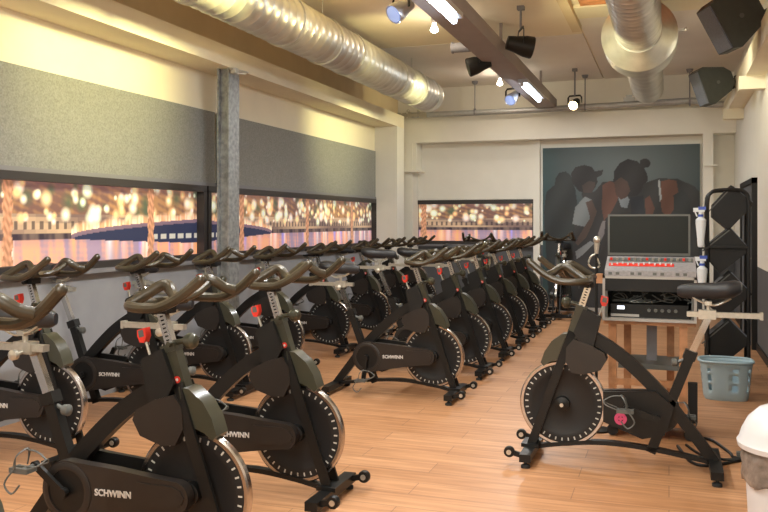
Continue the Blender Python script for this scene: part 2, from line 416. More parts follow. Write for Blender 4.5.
# ---------------------------------------------------------------- poster
def in_poly(x, y, P):
    c = False; n = len(P); j = n-1
    for i in range(n):
        xi, yi = P[i]; xj, yj = P[j]
        if (yi > y) != (yj > y) and x < (xj-xi)*(y-yi)/(yj-yi)+xi: c = not c
        j = i
    return c
shapes = [  # in poster-pixel units x 40..548, y 90..611, painted in order
    ([(62, 612), (50, 420), (44, 300), (52, 235), (80, 212), (84, 190), (96, 172), (118, 168), (136, 182), (142, 205), (150, 225), (160, 300), (170, 420), (175, 612)], (.035, .045, .05)),
    ([(150, 612), (140, 420), (150, 330), (178, 262), (170, 240), (215, 235), (240, 205), (300, 200), (330, 260), (330, 420), (330, 612)], (.05, .05, .055)),
    ([(140, 340), (150, 285), (182, 250), (205, 262), (196, 300), (200, 335), (188, 350), (160, 345)], (.27, .31, .33)),
    ([(185, 270), (205, 262), (222, 300), (205, 345), (185, 385), (160, 410), (150, 400), (180, 350), (200, 320)], (.13, .085, .07)),
    ([(140, 205), (136, 175), (150, 155), (180, 148), (205, 155), (215, 170), (243, 165), (238, 182), (222, 190), (224, 204), (216, 222), (205, 238), (180, 240), (160, 232)], (.035, .035, .04)),
    ([(178, 240), (172, 215), (196, 200), (216, 205), (214, 224), (204, 238)], (.085, .062, .058)),
    ([(238, 290), (240, 215), (262, 202), (292, 210), (298, 240), (286, 270), (270, 300), (245, 330)], (.19, .085, .06)),
    ([(300, 612), (290, 300), (330, 240), (360, 215), (420, 195), (480, 198), (530, 222), (548, 240), (548, 612)], (.05, .055, .06)),
    ([(428, 205), (452, 200), (476, 204), (482, 240), (470, 290), (450, 320), (430, 300), (424, 250)], (.20, .085, .055)),
    ([(376, 260), (392, 250), (408, 290), (396, 330), (380, 320)], (.17, .08, .06)),
    ([(290, 250), (312, 240), (328, 262), (320, 290), (300, 285)], (.30, .36, .40)),
    ([(330, 255), (372, 250), (378, 320), (335, 325)], (.03, .04, .055)),
    ([(276, 200), (278, 170), (296, 145), (322, 132), (352, 140), (362, 150), (360, 138), (372, 132), (388, 134), (396, 148), (388, 160), (374, 162), (384, 182), (386, 202), (372, 215), (366, 235), (352, 250), (330, 252), (300, 246), (284, 232)], (.035, .035, .04)),
    ([(284, 246), (278, 205), (300, 190), (322, 205), (330, 235), (318, 255), (300, 262)], (.11, .065, .055)),
    ([(150, 430), (200, 395), (215, 402), (175, 440), (155, 455)], (.30, .32, .34)),
    ([(225, 372), (240, 330), (250, 330), (246, 372), (232, 400)], (.28, .26, .27)),
    ([(418, 202), (424, 200), (430, 260), (424, 270)], (.45, .50, .52)),
    ([(466, 250), (496, 232), (520, 262), (516, 330), (470, 320)], (.04, .05, .055)),
]
def poster_f(a, t):
    x = 40+508*(a+1.86)/2.29; y = 611-521*t
    g = clamp(1-math.hypot((x-330)/300, (y-150)/190))
    c = lerp((.035, .058, .066), (.15, .185, .195), g)
    c = lerp(c, (.03, .10, .11), clamp((110-x)/90)*.5)
    for P, pc in shapes:
        if in_poly(x, y, P): pc = tuple(v*.62+.06*sum(pc)/3 for v in pc); c = lerp(pc, tuple(v*1.6+.01 for v in pc), .0+.25*math.sin(x*.06+y*.035))
    return c
pr = empty('wall_poster', (0, 0, 0), 'large dark poster of athletes in caps bending together, on the back wall', 'poster')
pr.location = (0, 0, 0)
MB().bb(-1.86, .43, 12.955, 12.995, .07, 2.53).build('backing_board', M['frame_dark'], pr, smooth=False)
print_pane('poster_print', pr, 'x', -1.86, .43, .07, 2.53, 12.953, poster_f, 230, 240, M['poster'])

# ---------------------------------------------------------------- ducts
def ribs(y0, y1, R, step, amp=.008):
    p = []; y = y0
    while y < y1:
        p += [(R, y), (R+amp, y+step*.12), (R, y+step*.24)]; y += step
    return p+[(R, y1)]
def duct(name, X, Z, R, y0, y1, label):
    r = empty(name, (X, y0, Z), label, 'duct')
    L = y1-y0; seg = 1.5; y = 0; k = 0
    while y < L-.01:
        e = min(L, y+seg)
        prof = [(R*.96, y), (R+.016, y), (R+.016, y+.05)]+ribs(y+.06, e, R, .14)
        prof = prof + [(R*.96, e)]
        MB().lathe(prof, 'y', seg=40).build('duct_section', M['galv'], r)
        y = e
    return r
ld = duct('ventilation_duct', -3.24, 3.17, .22, -2.4, 11.3, 'long spiral galvanised air duct along the left of the ceiling')
for y in (1.5, 4.5, 7.5, 10.5):
    mb = MB(); mb.lathe([(.222, -.015), (.238, -.015), (.238, .015), (.222, .015)], 'y', (0, y+2.4, 0), 32, close=True)
    mb.cyl((0, y+2.4, .23), (0, y+2.4, .40), .006); mb.build('hanger', M['galv'], ld)
MB().lathe([(.22, 13.7), (.226, 13.72), (.20, 13.80), (.13, 13.86), (.02, 13.88)], 'y', seg=32).build('end_cap', M['galv'], ld)
rd = empty('ventilation_duct', (-.27, 0, 3.17), 'wide galvanised duct with flared collar above the monitor rack', 'duct')
MB().lathe([(.19, -2.4)]+ribs(-2.4, 8.25, .203, .12, .007)+[(.19, 8.25)], 'y', seg=40).build('duct_section', M['galv'], rd)
MB().lathe([(.20, 8.02), (.215, 8.02), (.335, 8.22), (.352, 8.24), (.352, 8.62), (.345, 8.66), (.21, 8.80), (.20, 8.80)], 'y', seg=48).build('flared_collar', M['galv'], rd)
MB().lathe(ribs(8.8, 11.5, .20, .45, .006)+[(.19, 11.62), (.13, 11.72), (.02, 11.74)], 'y', seg=40).build('duct_section', M['galv'], rd)
mb = MB()
mb.box((.37, 8.42, .06), (.07, .03, .03)); mb.ball((.42, 8.42, .06), .02)
for y in (3, 6, 10.6): mb.cyl((0, y, .18), (0, y, .40), .006)
mb.build('hanger', M['galv'], rd)

# back pipe with hangers
pp = empty('ceiling_pipe', (0, 12.56, 3.08), 'grey horizontal pipe running along the top of the back beam', 'pipe')
MB().tube(catmull([(-3.9, 0, 0), (-2, 0, 0), (0, 0, .03), (.35, 0, .03), (.5, -.05, -.03), (.68, -.1, -.05), (.88, -.12, -.05)], 6), .045, 12).build('pipe_run', M['pipe'], pp)
for x in (-2.85, -1.18, .28):
    mb = MB(); mb.cyl((x, .0, .03), (x, .0, .49), .008); mb.cyl((x, 0, .44), (x, 0, .485), .035, r2=.05); mb.lathe([(.046, -.012), (.054, -.012), (.054, .012), (.046, .012)], 'x', (x, 0, .01), 16, close=True)
    mb.build('hanger_rod', M['sill'], pp)
mb = MB(); mb.box((-.55, 0, .09), (.16, .06, .06)); mb.box((-.55, 0, .13), (.09, .05, .05)); mb.build('junction_box', M['pipe'], pp, bevel=.004)
mb = MB()
for i in range(5): mb.cyl((-4.10+i*.09, 12.52, 3.08), (-4.05+i*.09, 12.52, 3.08), .045-.006*(i % 2), 12)
mb.cyl((-4.10, 12.52, 3.08), (-3.66, 12.52, 3.08), .025, 10); mb.ball((-3.92, 12.52, 3.15), .03); mb.ball((-3.75, 12.52, 3.14), .026)
mb.bb(-3.70, -3.62, 12.48, 12.56, 3.032, 3.12)
tag(mb.build('pipe_valve', M['alu'], bevel=.0), 'brass and steel valve assembly at the left end of the back pipe', 'valve')
mb = MB(); mb.tube([(-4.07, 12.64, 0.0), (-4.07, 12.64, 3.02)], .014, 8, up=(0, 1, 0))
tag(mb.build('conduit', M['pipe']), 'thin vertical conduit beside the left pilaster of the back wall', 'conduit')

# ---------------------------------------------------------------- lamps
def tube_lamp(y0, y1, label):
    r = empty('tube_light', (-1.67, (y0+y1)/2, 3.10), label, 'ceiling light', 'tube lights under the grey beam')
    h = (y1-y0)/2
    MB().bb(-.05, .07, -h, h, -.045, 0).build('housing', M['lamp_body'], r, bevel=.006, smooth=False)
    MB().tube([(0, -h+.03, -.065), (0, h-.03, -.065)], .024, 12).build('tube', M['tube_lamp'], r)
    mb = MB(); mb.bb(-.02, .02, -h, -h+.03, -.09, -.04); mb.bb(-.02, .02, h-.03, h, -.09, -.04); mb.build('end_holder', M['binw'], r, smooth=False)
    L = bpy.data.lights.new('tube_glow', 'AREA'); L.shape = 'RECTANGLE'; L.size = .06; L.size_y = 2*h; L.energy = 62; L.color = (.97, .97, .95)
    lo = bpy.data.objects.new('tube_glow', L); COL.objects.link(lo); lo.parent = r; lo.location = (0, 0, -.10)
tube_lamp(9.9, 11.3, 'lit tube light at the far end of the grey beam')
tube_lamp(5.2, 6.62, 'bright lit tube light cut off by the top of the picture')
tube_lamp(2.0, 3.4, 'lit tube light under the grey beam above the front bikes')
tube_lamp(-1.2, .2, 'lit tube light under the grey beam behind the viewpoint')

def bulb(x, y, label):
    r = empty('spot_bulb', (x, y, ZC), label, 'spotlight', 'small bare bulb lights on the ceiling')
    mb = MB(); mb.lathe([(.035, 0), (.035, -.03), (.028, -.09), (.02, -.10)], 'z', seg=14); mb.build('lamp_base', M['binw'], r)
    MB().lathe([(.018, -.10), (.022, -.13), (.04, -.165), (.042, -.185), (.02, -.20), (.002, -.2)], 'z', seg=14).build('bulb', M['bulb'], r)
    L = bpy.data.lights.new('bulb_glow', 'POINT'); L.energy = 7; L.color = (1, .85, .65); L.shadow_soft_size = .04
    lo = bpy.data.objects.new('bulb_glow', L); COL.objects.link(lo); lo.parent = r; lo.location = (0, 0, -.25)
bulb(-2.33, 8.35, 'small lit bulb on the ceiling just below the near tube light')
bulb(-2.33, 11.9, 'small lit bulb on the ceiling left of the far tube light')

def par(name, loc, rot, label, top, body='black2', lens=None, size=1.):
    r = empty(name, loc, label, 'stage light'); k = size
    cb = MB(); R = Matrix.Rotation(rot[2], 3, 'Z') @ Matrix.Rotation(rot[0], 3, 'X')
    def T(o): o.rotation_euler = rot; return o
    T(MB().lathe([(.02*k, -.12*k), (.055*k, -.115*k), (.065*k, -.05*k), (.085*k, .03*k), (.09*k, .09*k), (.085*k, .10*k), (.075*k, .085*k)], 'y', seg=24).build('lamp_can', M[body], r))
    T(MB().lathe([(.0005, .112*k), (.04*k, .108*k), (.072*k, .098*k), (.072*k, .08*k), (.0005, .08*k)], 'y', seg=20).build('lens', M[lens or 'screen'], r))
    mb = MB(); w = .115*k
    mb.sweep([V((-w, 0, 0)), V((-w, 0, .10*k)), V((-w*.8, 0, .13*k)), V((w*.8, 0, .13*k)), V((w, 0, .10*k)), V((w, 0, 0))], [(-.012, -.003), (.012, -.003), (.012, .003), (-.012, .003)], up=(0, 1, 0))
    o = mb.build('yoke', M['black2'], r, smooth=False); o.rotation_euler = (0, 0, rot[2])
    mb = MB(); mb.cyl((0, 0, .13*k), (0, 0, top-loc[2]), .012)
    mb.box((0, 0, top-loc[2]-.02), (.07, .07, .04)); mb.build('mount', M['sill'], r)
    return r
par('stage_light', (-1.95, 8.75, 3.08), (-.3, 0, 1.9), 'slim stage light in a yoke hanging left of the grey beam', ZC, 'black2', None, 1.15)
par('stage_light', (-1.42, 8.35, 3.17), (-.2, 0, -1.2), 'round black stage light right of the grey beam', ZC, 'black2', None, 1.25)
par('stage_light', (-1.27, 12.0, 3.07), (-.5, 0, 2.9), 'glowing warm stage light near the back wall pipe', ZC, 'black2', 'warm_bulb', .85)
par('stage_light', (-1.98, 11.0, 3.05), (-.6, 0, 2.8), 'bluish stage light left of the far tube light', ZC, 'lamp_body', 'cool_led', .9)
par('stage_light', (-2.17, 6.72, 3.20), (-.6, 0, 2.5), 'silver blue stage light cut by the top edge of the picture', ZC, 'lamp_body', 'cool_led', 1.)
mb = MB(); mb.cyl((-2.22, 8.70, 3.27), (-1.90, 8.70, 3.27), .055, 16); mb.cyl((-2.23, 8.70, 3.27), (-2.215, 8.70, 3.27), .062, 16); mb.cyl((-2.05, 8.7, 3.31), (-2.05, 8.7, ZC), .01)
tag(mb.build('projector_lamp', M['sill']), 'small grey horizontal cylinder lamp left of the grey beam', 'stage light')

def spot(loc, target, e, col, ang, blend=.9, size=.08):
    L = bpy.data.lights.new('spot_glow', 'SPOT'); L.energy = e; L.color = col; L.spot_size = math.radians(ang); L.spot_blend = blend; L.shadow_soft_size = size
    o = bpy.data.objects.new('spot_glow', L); COL.objects.link(o); o.location = loc
    o.rotation_euler = (V(target)-V(loc)).to_track_quat('-Z', 'Y').to_euler()
spot((-2.35, 5.2, 3.05), (-4.25, 5.35, 2.55), 300, (1, .90, .36), 74)
spot((-2.35, 10.1, 3.05), (-4.25, 10.3, 2.6), 170, (1, .90, .40), 70)
spot((-2.35, 3.0, 3.05), (-4.25, 3.2, 2.3), 50, (1, .9, .7), 95)
spot((-2.2, 7.0, 2.85), (-2.7, 6.7, 3.57), 42, (1, .76, .32), 130)
spot((-2.6, 8.0, 2.85), (-3.0, 8.9, 3.3), 26, (1, .88, .4), 110)
spot((-2.2, 11.6, 3.0), (-4.0, 12.0, 2.8), 40, (1, .88, .4), 70)
spot((-.9, 7.6, 2.7), (-.35, 8.3, 3.2), 60, (1, .90, .5), 110)
spot((-1.27, 11.9, 3.05), (-.6, 12.9, 2.6), 8, (1, .75, .4), 120)
spot((.1, 8.0, 3.0), (.9, 9.6, 2.6), 45, (1, .93, .72), 100)
def area(loc, target, sx, sy, e, col):
    L = bpy.data.lights.new('fill_glow', 'AREA'); L.shape = 'RECTANGLE'; L.size = sx; L.size_y = sy; L.energy = e; L.color = col
    o = bpy.data.objects.new('fill_glow', L); COL.objects.link(o); o.location = loc
    o.rotation_euler = (V(target)-V(loc)).to_track_quat('-Z', 'Y').to_euler()
area((-1.0, -2.2, 2.3), (-1.8, 8, .9), 3.6, 2.0, 80, (1, .96, .86))  # added fill lamp behind the camera, not a fixture of the room
# added fill panels above the picture, unseen, for soft general light
def panel(x, y, e, label):
    r = empty('fill_panel', (x, y, ZC-.02), label, 'ceiling light', 'added fill panels over the front of the room')
    MB().bb(-.3, .3, -.3, .3, -.03, 0).build('housing', M['binw'], r, smooth=False)
    L = bpy.data.lights.new('fill_panel_glow', 'AREA'); L.size = .55; L.energy = e; L.color = (1, .96, .82)
    lo = bpy.data.objects.new('fill_panel_glow', L); COL.objects.link(lo); lo.parent = r; lo.location = (0, 0, -.05)
panel(-.9, 1.2, 42, 'added unseen fill panel above the viewpoint')
panel(-2.6, 3.0, 42, 'added unseen fill panel over the left front bikes')
panel(-.6, 4.4, 42, 'added unseen fill panel over the lone bike')

# ---------------------------------------------------------------- wall speakers
def wall_speaker(x, y, z, rz, tilt, label, k=1.):
    r = empty('wall_speaker', (x, y, z), label, 'speaker', 'black speakers high on the right wall', rz)
    P = [(-.19*k, -.21*k), (-.19*k, .21*k), (-.12*k, .235*k), (.12*k, .15*k), (.19*k, .07*k), (.19*k, -.07*k), (.12*k, -.15*k), (-.12*k, -.235*k)]
    o = MB().prism(P, -.15*k, .15*k).build('cabinet', M['speaker'], r, bevel=.008); o.rotation_euler = (0, tilt, 0)
    g = MB().bb(-.20*k, -.188*k, -.135*k, .135*k, -.20*k, .20*k).build('grille', M['grille'], r, bevel=.003); g.rotation_euler = (0, tilt, 0)
    e = MB().lathe([(.004, -.153*k), (.02, -.153*k), (.02, -.148*k), (.004, -.148*k)], 'y', seg=16).build('badge', M['bezel'], r)
    mb = MB(); mb.cyl((.17*k, 0, 0.02), (.33*k, .06*k, .05), .018); mb.box((.32*k, .06*k, .05), (.03, .10, .12)); mb.ball((.22*k, 0, .03), .035); mb.ball((.25*k, .02, -.03), .025); mb.build('bracket', M['black2'], r)
wall_speaker(.52, 7.55, 3.09, .35, -.50, 'larger dark wall speaker at the top right corner', .98)
wall_speaker(.48, 10.15, 2.96, .35, -.35, 'dark wall speaker farther away, above the speaker rack', .93)

# ================================================================ spinning bike
LET = text_mesh('SCHWINN', .036, .0012, .0010)
LET.name = 'lettering'; LET.materials.append(M['letter'])
SPLIT = {}
def make_bike():
    r = bpy.data.objects.new('spinning_bike', None); COL.objects.link(r); r.empty_display_size = .1
    K = M['black']
    # stabilisers, feet, transport wheels
    mb = MB(); mb.bb(-.032, .032, -.25, .25, .035, .078); mb.box((0, 0, .085), (.10, .15, .02)); mb.build('front_stabiliser', K, r, bevel=.004)
    mb = MB(); mb.bb(-1.032, -.968, -.25, .25, .035, .078); mb.build('rear_stabiliser', K, r, bevel=.004)
    for x in (0, -1):
        for s in (-1, 1):
            mb = MB(); mb.lathe([(.026, 0), (.026, .014), (.018, .018), (.009, .022), (.009, .045)], 'z', (x, s*.225, 0), 14); mb.build('rubber_foot', M['rubber'], r)
    for s in (-1, 1):
        mb = MB(); mb.bar((.02, s*.205, .06), (.085, s*.205, .075), .016, .028); mb.lathe([(.008, -.018), (.028, -.018), (.031, -.01), (.031, .01), (.028, .018), (.008, .018)], 'y', (.095, s*.205, .077), 18)
        o = mb.build('transport_wheel', K, r)
        mb = MB(); mb.lathe([(.014, -.022), (.014, .022)], 'y', (.095, s*.205, .077), 12); mb.build('wheel_hub', M['alu'], o)
    # frame tubes
    sec = [(-.024, -.036), (.024, -.036), (.024, .036), (-.024, .036)]
    mb = MB(); mb.sweep(catmull([(-.245, 0, .765), (-.36, 0, .715), (-.50, 0, .625), (-.64, 0, .50), (-.76, 0, .375)], 5), sec)
    mb.sweep([(-.735, 0, .41), (-.87, 0, .235), (-1.0, 0, .065)], [(-.022, -.03), (.022, -.03), (.022, .03), (-.022, .03)])
    mb.build('main_tube', K, r, bevel=.005)
    mb = MB(); mb.bar((-.665, 0, .09), (-.877, 0, .655), .044, .052); mb.box((-.872, 0, .645), (.066, .058, .05), Matrix.Rotation(-.36, 3, 'Y')); mb.build('seat_tube', K, r, bevel=.005)
    mb = MB(); mb.sweep(catmull([(.0, 0, .062), (-.18, 0, .098), (-.42, 0, .122), (-.68, 0, .108), (-1.0, 0, .062)], 5), [(-.022, -.012), (.022, -.012), (.022, .012), (-.022, .012)]); mb.build('base_tube', K, r, bevel=.003)
    for s in (-1, 1):
        mb = MB(); mb.sweep([(0, s*.048, .075), (-.12, s*.048, .42), (-.205, s*.046, .66), (-.235, s*.03, .75)], [(-.007, -.024), (.007, -.024), (.007, .024), (-.007, .024)]); mb.build('fork_blade', K, r, bevel=.003)
    mb = MB(); mb.bar((-.222, 0, .70), (-.288, 0, .90), .05, .056)
    h = mb.build('head_tube', M['cap'], r, bevel=.006)
    # emblem on the side of the head tube
    mb = MB(); mb.lathe([(.0005, -.0275), (.014, -.0275), (.014, -.024), (.0005, -.024)], 'y', (-.243, 0, .765), 16); mb.lathe([(.0005, -.0282), (.006, -.0282), (.006, -.027), (.0005, -.027)], 'y', (-.243, 0, .765), 12, mi=1); mb.build('emblem', [M['red'], M['letter']], h)
    # brake housing, sweat guard, console box
    mb = MB(); mb.prism([(-.245, .71), (-.33, .685), (-.415, .64), (-.43, .60), (-.395, .54), (-.30, .51), (-.235, .515), (-.20, .58), (-.205, .66)], -.054, .054); mb.build('brake_housing', M['guard'], r, bevel=.014)
    mb = MB(); mb.prism([(-.225, .74), (-.18, .735), (-.12, .69), (-.08, .63), (-.058, .565), (-.075, .545), (-.11, .57), (-.15, .585), (-.20, .58)], -.044, .044); mb.build('sweat_guard', M['cap'], r, bevel=.026)
    mb = MB(); mb.prism([(-.30, .885), (-.385, .845), (-.395, .83), (-.355, .665), (-.275, .695), (-.245, .75)], -.05, .05); mb.build('console_box', M['black2'], r, bevel=.006)
    # flywheel
    c = (-.18, 0, .33)
    mb = MB(); mb.lathe([(.03, -.018), (.05, -.013), (.17, -.011), (.175, -.014), (.198, -.014), (.216, -.014), (.225, -.014), (.228, -.010), (.228, .010), (.225, .014), (.216, .014), (.198, .014), (.175, .014), (.17, .011), (.05, .013), (.03, .018)], 'y', c, 180)
    mb.bm.faces.ensure_lookup_table()
    for ri in (4, 10):
        for k in range(180):
            if k % 5 == 0: mb.bm.faces[ri*180+k].material_index = 1
    fw = mb.build('flywheel', [M['disc'], M['tick']], r)
    mb = MB(); mb.lathe([(.226, -.017), (.240, -.018), (.247, -.012), (.247, .012), (.240, .018), (.226, .017)], 'y', c, 64, close=True); mb.build('rim', M['rim'], fw)
    mb = MB(); mb.lathe([(.012, -.064), (.016, -.06), (.016, -.052), (.042, -.045), (.045, -.015), (.045, .015), (.042, .045), (.016, .052), (.016, .06), (.012, .064)], 'y', c, 20); mb.build('hub', K, fw)
    for s in (-1, 1):
        mb = MB(); mb.lathe([(.004, s*.064), (.011, s*.064), (.011, s*.068), (.004, s*.068)], 'y', c, 12); mb.build('axle_bolt', M['alu'], fw)
    # drive-side chain guard
    def guard_poly(k=1., ex=0.):
        P = []
        for i in range(19):
            a = math.radians(78+ (282-78)*i/18); P.append((-.70+(.122+ex)*k*math.cos(a), .305+(.122+ex)*k*math.sin(a)))
        P += [(-.55, .215-ex), (-.38, .245-ex), (-.22, .268-ex)]
        for i in range(9):
            a = math.radians(-80+160*i/8); P.append((-.205+(.060+ex)*math.cos(a), .330+(.062+ex)*math.sin(a)))
        P += [(-.30, .398+ex), (-.48, .414+ex)]
        return P
    mb = MB(); mb.prism(guard_poly(), -.105, -.060); g = mb.build('chain_guard', M['guard'], r, bevel=.008)
    mb = MB(); mb.lathe([(.088, -.111), (.102, -.113), (.116, -.108), (.116, -.10), (.088, -.10)], 'y', (-.70, 0, .305), 36, close=True)
    mb.build('ring_trim', M['guard'], g)
    mb = MB(); mb.lathe([(.0005, -.1065), (.088, -.1065), (.088, -.10), (.0005, -.10)], 'y', (-.70, 0, .305), 36); mb.build('cover_disc', M['black'], g)
    mb = MB(); mb.prism([(-.375, .375), (-.375, .282), (-.22, .29), (-.175, .305), (-.16, .335), (-.18, .362), (-.22, .375)], -.110, -.10); mb.build('side_pad', M['guard'], g, bevel=.004)
    l = bpy.data.objects.new('lettering', LET); COL.objects.link(l); l.parent = g; l.location = (-.482, -.1065, .318); l.rotation_euler = (PI/2, -.03, 0); l.scale = (1.0, 1, 1); l['label'] = 'silver maker lettering'
    # off side guard with emblem
    mb = MB(); mb.prism([(-.41, .42), (-.69, .44), (-.79, .36), (-.74, .20), (-.62, .17), (-.41, .25)], .028, .052); og = mb.build('side_cover', M['black'], r, bevel=.006)
    mb = MB(); mb.lathe([(.016, .0525), (.034, .0525), (.034, .056), (.016, .056)], 'y', (-.505, 0, .275), 28, close=True)
    mb.box((-.505, .054, .275), (.012, .004, .03)); mb.box((-.505, .054, .275), (.03, .004, .012)); mb.build('emblem', M['pink'], og)
    mb = MB(); mb.lathe([(.005, .095), (.013, .095), (.013, .050), (.005, .05)], 'y', (-.70, 0, .30), 14); mb.lathe([(.005, -.095), (.018, -.095), (.018, .05), (.005, .05)], 'y', (-.70, 0, .30), 14); mb.build('crank_axle', M['chrome'], r)
    # cranks with pedals
    for s, ang in ((-1, 0.10), (1, PI+.10)):
        cr = MB(); cr.bar((0, 0, .015), (0, 0, -.175), .016, .030, up=(1, 0, 0)); cr.cyl((0, -.012, 0), (0, .012, 0), .020); cr.cyl((0, -.012, -.17), (0, .012, -.17), .015)
        o = cr.build('crank_arm', M['black'] if s < 0 else M['black'], r, bevel=.003, loc=(-.70, s*.128, .305)); o.rotation_euler = (0, ang, 0)
        p = MB(); p.cyl((0, s*.0, 0), (0, s*.06, 0), .007)
        p.box((.0, s*.075, .0), (.085, .016, .020)); p.box((.0, s*.035, .0), (.085, .012, .016)); p.box((.04, s*.055, 0), (.010, .055, .018)); p.box((-.04, s*.055, 0), (.010, .055, .018))
        p.tube(catmull([(.045, s*.025, .01), (.10, s*.028, .03), (.115, s*.055, .05), (.10, s*.08, .03), (.045, s*.085, .01)], 4), .0035, 6)
        p.tube(catmull([(-.01, s*.02, .01), (.0, s*.02, .06), (.02, s*.055, .085), (.0, s*.09, .06), (-.01, s*.09, .01)], 4), .0055, 6, flat=.5)
        p.tube(catmull([(.02, s*.055, .08), (.07, s*.055, .075), (.112, s*.055, .05)], 4), .0035, 6)
        p.tube(catmull([(-.02, s*.09, 0), (-.05, s*.10, -.05), (-.015, s*.10, -.085), (.02, s*.095, -.05)], 4), .004, 6)
        po = p.build('pedal', M['alu'] if False else M['bezel'], o, loc=(0, s*.012, -.17)); po.rotation_euler = (0, -ang, 0)
    # handlebar post + knob
    mb = MB(); mb.bar((-.275, 0, .86), (-.335, 0, 1.045), .030, .036); hp = mb.build('handlebar_post', M['chrome'], r, bevel=.004)
    mb = MB()
    for k in range(8):
        q = k/7; mb.box((-.293-.035*q, 0, .915+.108*q), (.014, .0312, .006), Matrix.Rotation(-.31, 3, 'Y'))
    mb.build('height_marks', M['black2'], hp, smooth=False)
    mb = MB(); mb.cyl((-.275, 0, .905), (-.215, 0, .915), .011); mb.lathe([(.008, 0), (.024, .004), (.032, .018), (.032, .036), (.022, .050), (.002, .054)], 'x', (-.225, 0, .914), 16); mb.cyl((-.27, 0, .90), (-.27, -.05, .905), .010); mb.box((-.285, 0, .885), (.064, .062, .03), Matrix.Rotation(-.31, 3, 'Y'))
    mb.build('adjustment_knob', M['cap'], r)
    # red brake lever
    mb = MB(); mb.cyl((-.375, 0, .82), (-.408, 0, .91), .0055); lv = mb.build('brake_lever', M['alu'], r)
    mb = MB(); mb.prism([(-.435, .948), (-.398, .960), (-.392, .925), (-.402, .900), (-.422, .900), (-.434, .925)], -.017, .017); mb.build('brake_knob', M['red'], lv, bevel=.006)
    mb = MB(); mb.box((-.416, 0, .936), (.024, .036, .028), Matrix.Rotation(-.25, 3, 'Y')); mb.build('knob_face', M['bezel'], lv, bevel=.002)
    # handlebar
    mb = MB()
    for s in (-1, 1):
        mb.tube(catmull([(-.315, s*.0, 1.062), (-.335, s*.08, 1.066), (-.345, s*.16, 1.068), (-.33, s*.212, 1.068), (-.275, s*.232, 1.064), (-.19, s*.230, 1.068), (-.11, s*.222, 1.105), (-.025, s*.208, 1.172)], 5), .0195, 10)
        mb.tube(catmull([(-.335, s*.20, 1.072), (-.285, s*.178, 1.105), (-.225, s*.158, 1.143), (-.19, s*.160, 1.140), (-.155, s*.185, 1.112), (-.125, s*.215, 1.100)], 5), .0185, 10, flat=1.15)
        mb.tube(catmull([(-.205, s*.160, 1.138), (-.22, s*.09, 1.095), (-.26, s*.02, 1.068)], 4), .014, 8)
        mb.ball((-.025, s*.208, 1.172), .0195)
    mb.prism([(-.355, 1.052), (-.25, 1.057), (-.235, 1.075), (-.29, 1.088), (-.35, 1.08)], -.055, .055)
    mb.build('handlebar', M['grip'], r)
    mb = MB(); mb.box((-.325, 0, 1.035), (.075, .07, .03)); mb.cyl((-.33, -.06, 1.03), (-.33, .06, 1.03), .012); mb.build('handlebar_clamp', M['black2'], r, bevel=.004)
    # seat
    mb = MB(); mb.bar((-.862, 0, .615), (-.968, 0, .862), .030, .036); mb.build('seat_post', M['chrome'], r, bevel=.004)
    mb = MB(); mb.bb(-1.235, -.855, -.019, .019, .858, .886); mb.bb(-1.24, -1.225, -.022, .022, .852, .892); mb.build('seat_slider', M['alu'], r, bevel=.003)
    mb = MB(); mb.box((-.96, 0, .872), (.09, .055, .05)); mb.cyl((-.96, 0, .86), (-.96, -.06, .85), .009); mb.lathe([(.008, -.085), (.022, -.08), (.022, -.06), (.008, -.055)], 'y', (-.96, 0, .85), 12); mb.build('slider_clamp', M['alu'], r, bevel=.003)
    mb = MB(); mb.cyl((-.86, 0, .625), (-.80, 0, .60), .009); mb.lathe([(.008, 0), (.022, .005), (.024, .03), (.01, .038)], 'x', (-.81, 0, .60), 14); mb.build('pop_pin', M['bezel'], r)
    mb = MB()
    for s in (-1, 1): mb.tube(catmull([(-.86, s*.012, .985), (-.92, s*.022, .945), (-1.0, s*.022, .925), (-1.08, s*.03, .965)], 5), .005, 6)
    mb.cyl((-.965, 0, .885), (-.965, 0, .945), .012); mb.box((-.965, 0, .935), (.035, .06, .022)); mb.build('saddle_rail', M['alu'], r)
    secs = [(x, w, zt+.012, zb-.012) for x, w, zt, zb in [(-.805, .014, 1.010, .985), (-.83, .024, 1.022, .972), (-.88, .030, 1.030, .968), (-.94, .042, 1.034, .968), (-1.0, .068, 1.036, .968), (-1.05, .088, 1.044, .970), (-1.095, .090, 1.052, .982), (-1.125, .074, 1.045, 1.0), (-1.135, .05, 1.035, 1.012)]]
    bm = MB(); rings = []
    for x, w, zt, zb in secs:
        ring = []; zc = (zt*.55+zb*.45)
        for k in range(16):
            a = 2*PI*k/16; ca, sa = math.cos(a), math.sin(a)
            y = w*math.copysign(abs(ca)**.8, ca); z = zc+((zt-zc) if sa > 0 else (zc-zb))*math.copysign(abs(sa)**.8, sa)
            ring.append(bm.bm.verts.new((x, y, z)))
        rings.append(ring)
    for A, B in zip(rings, rings[1:]):
        for k in range(16): bm.bm.faces.new((A[k], A[(k+1) % 16], B[(k+1) % 16], B[k]))
    bm.bm.faces.new(rings[0][::-1]); bm.bm.faces.new(rings[-1])
    bm.build('saddle', M['saddle'], r)
    return r

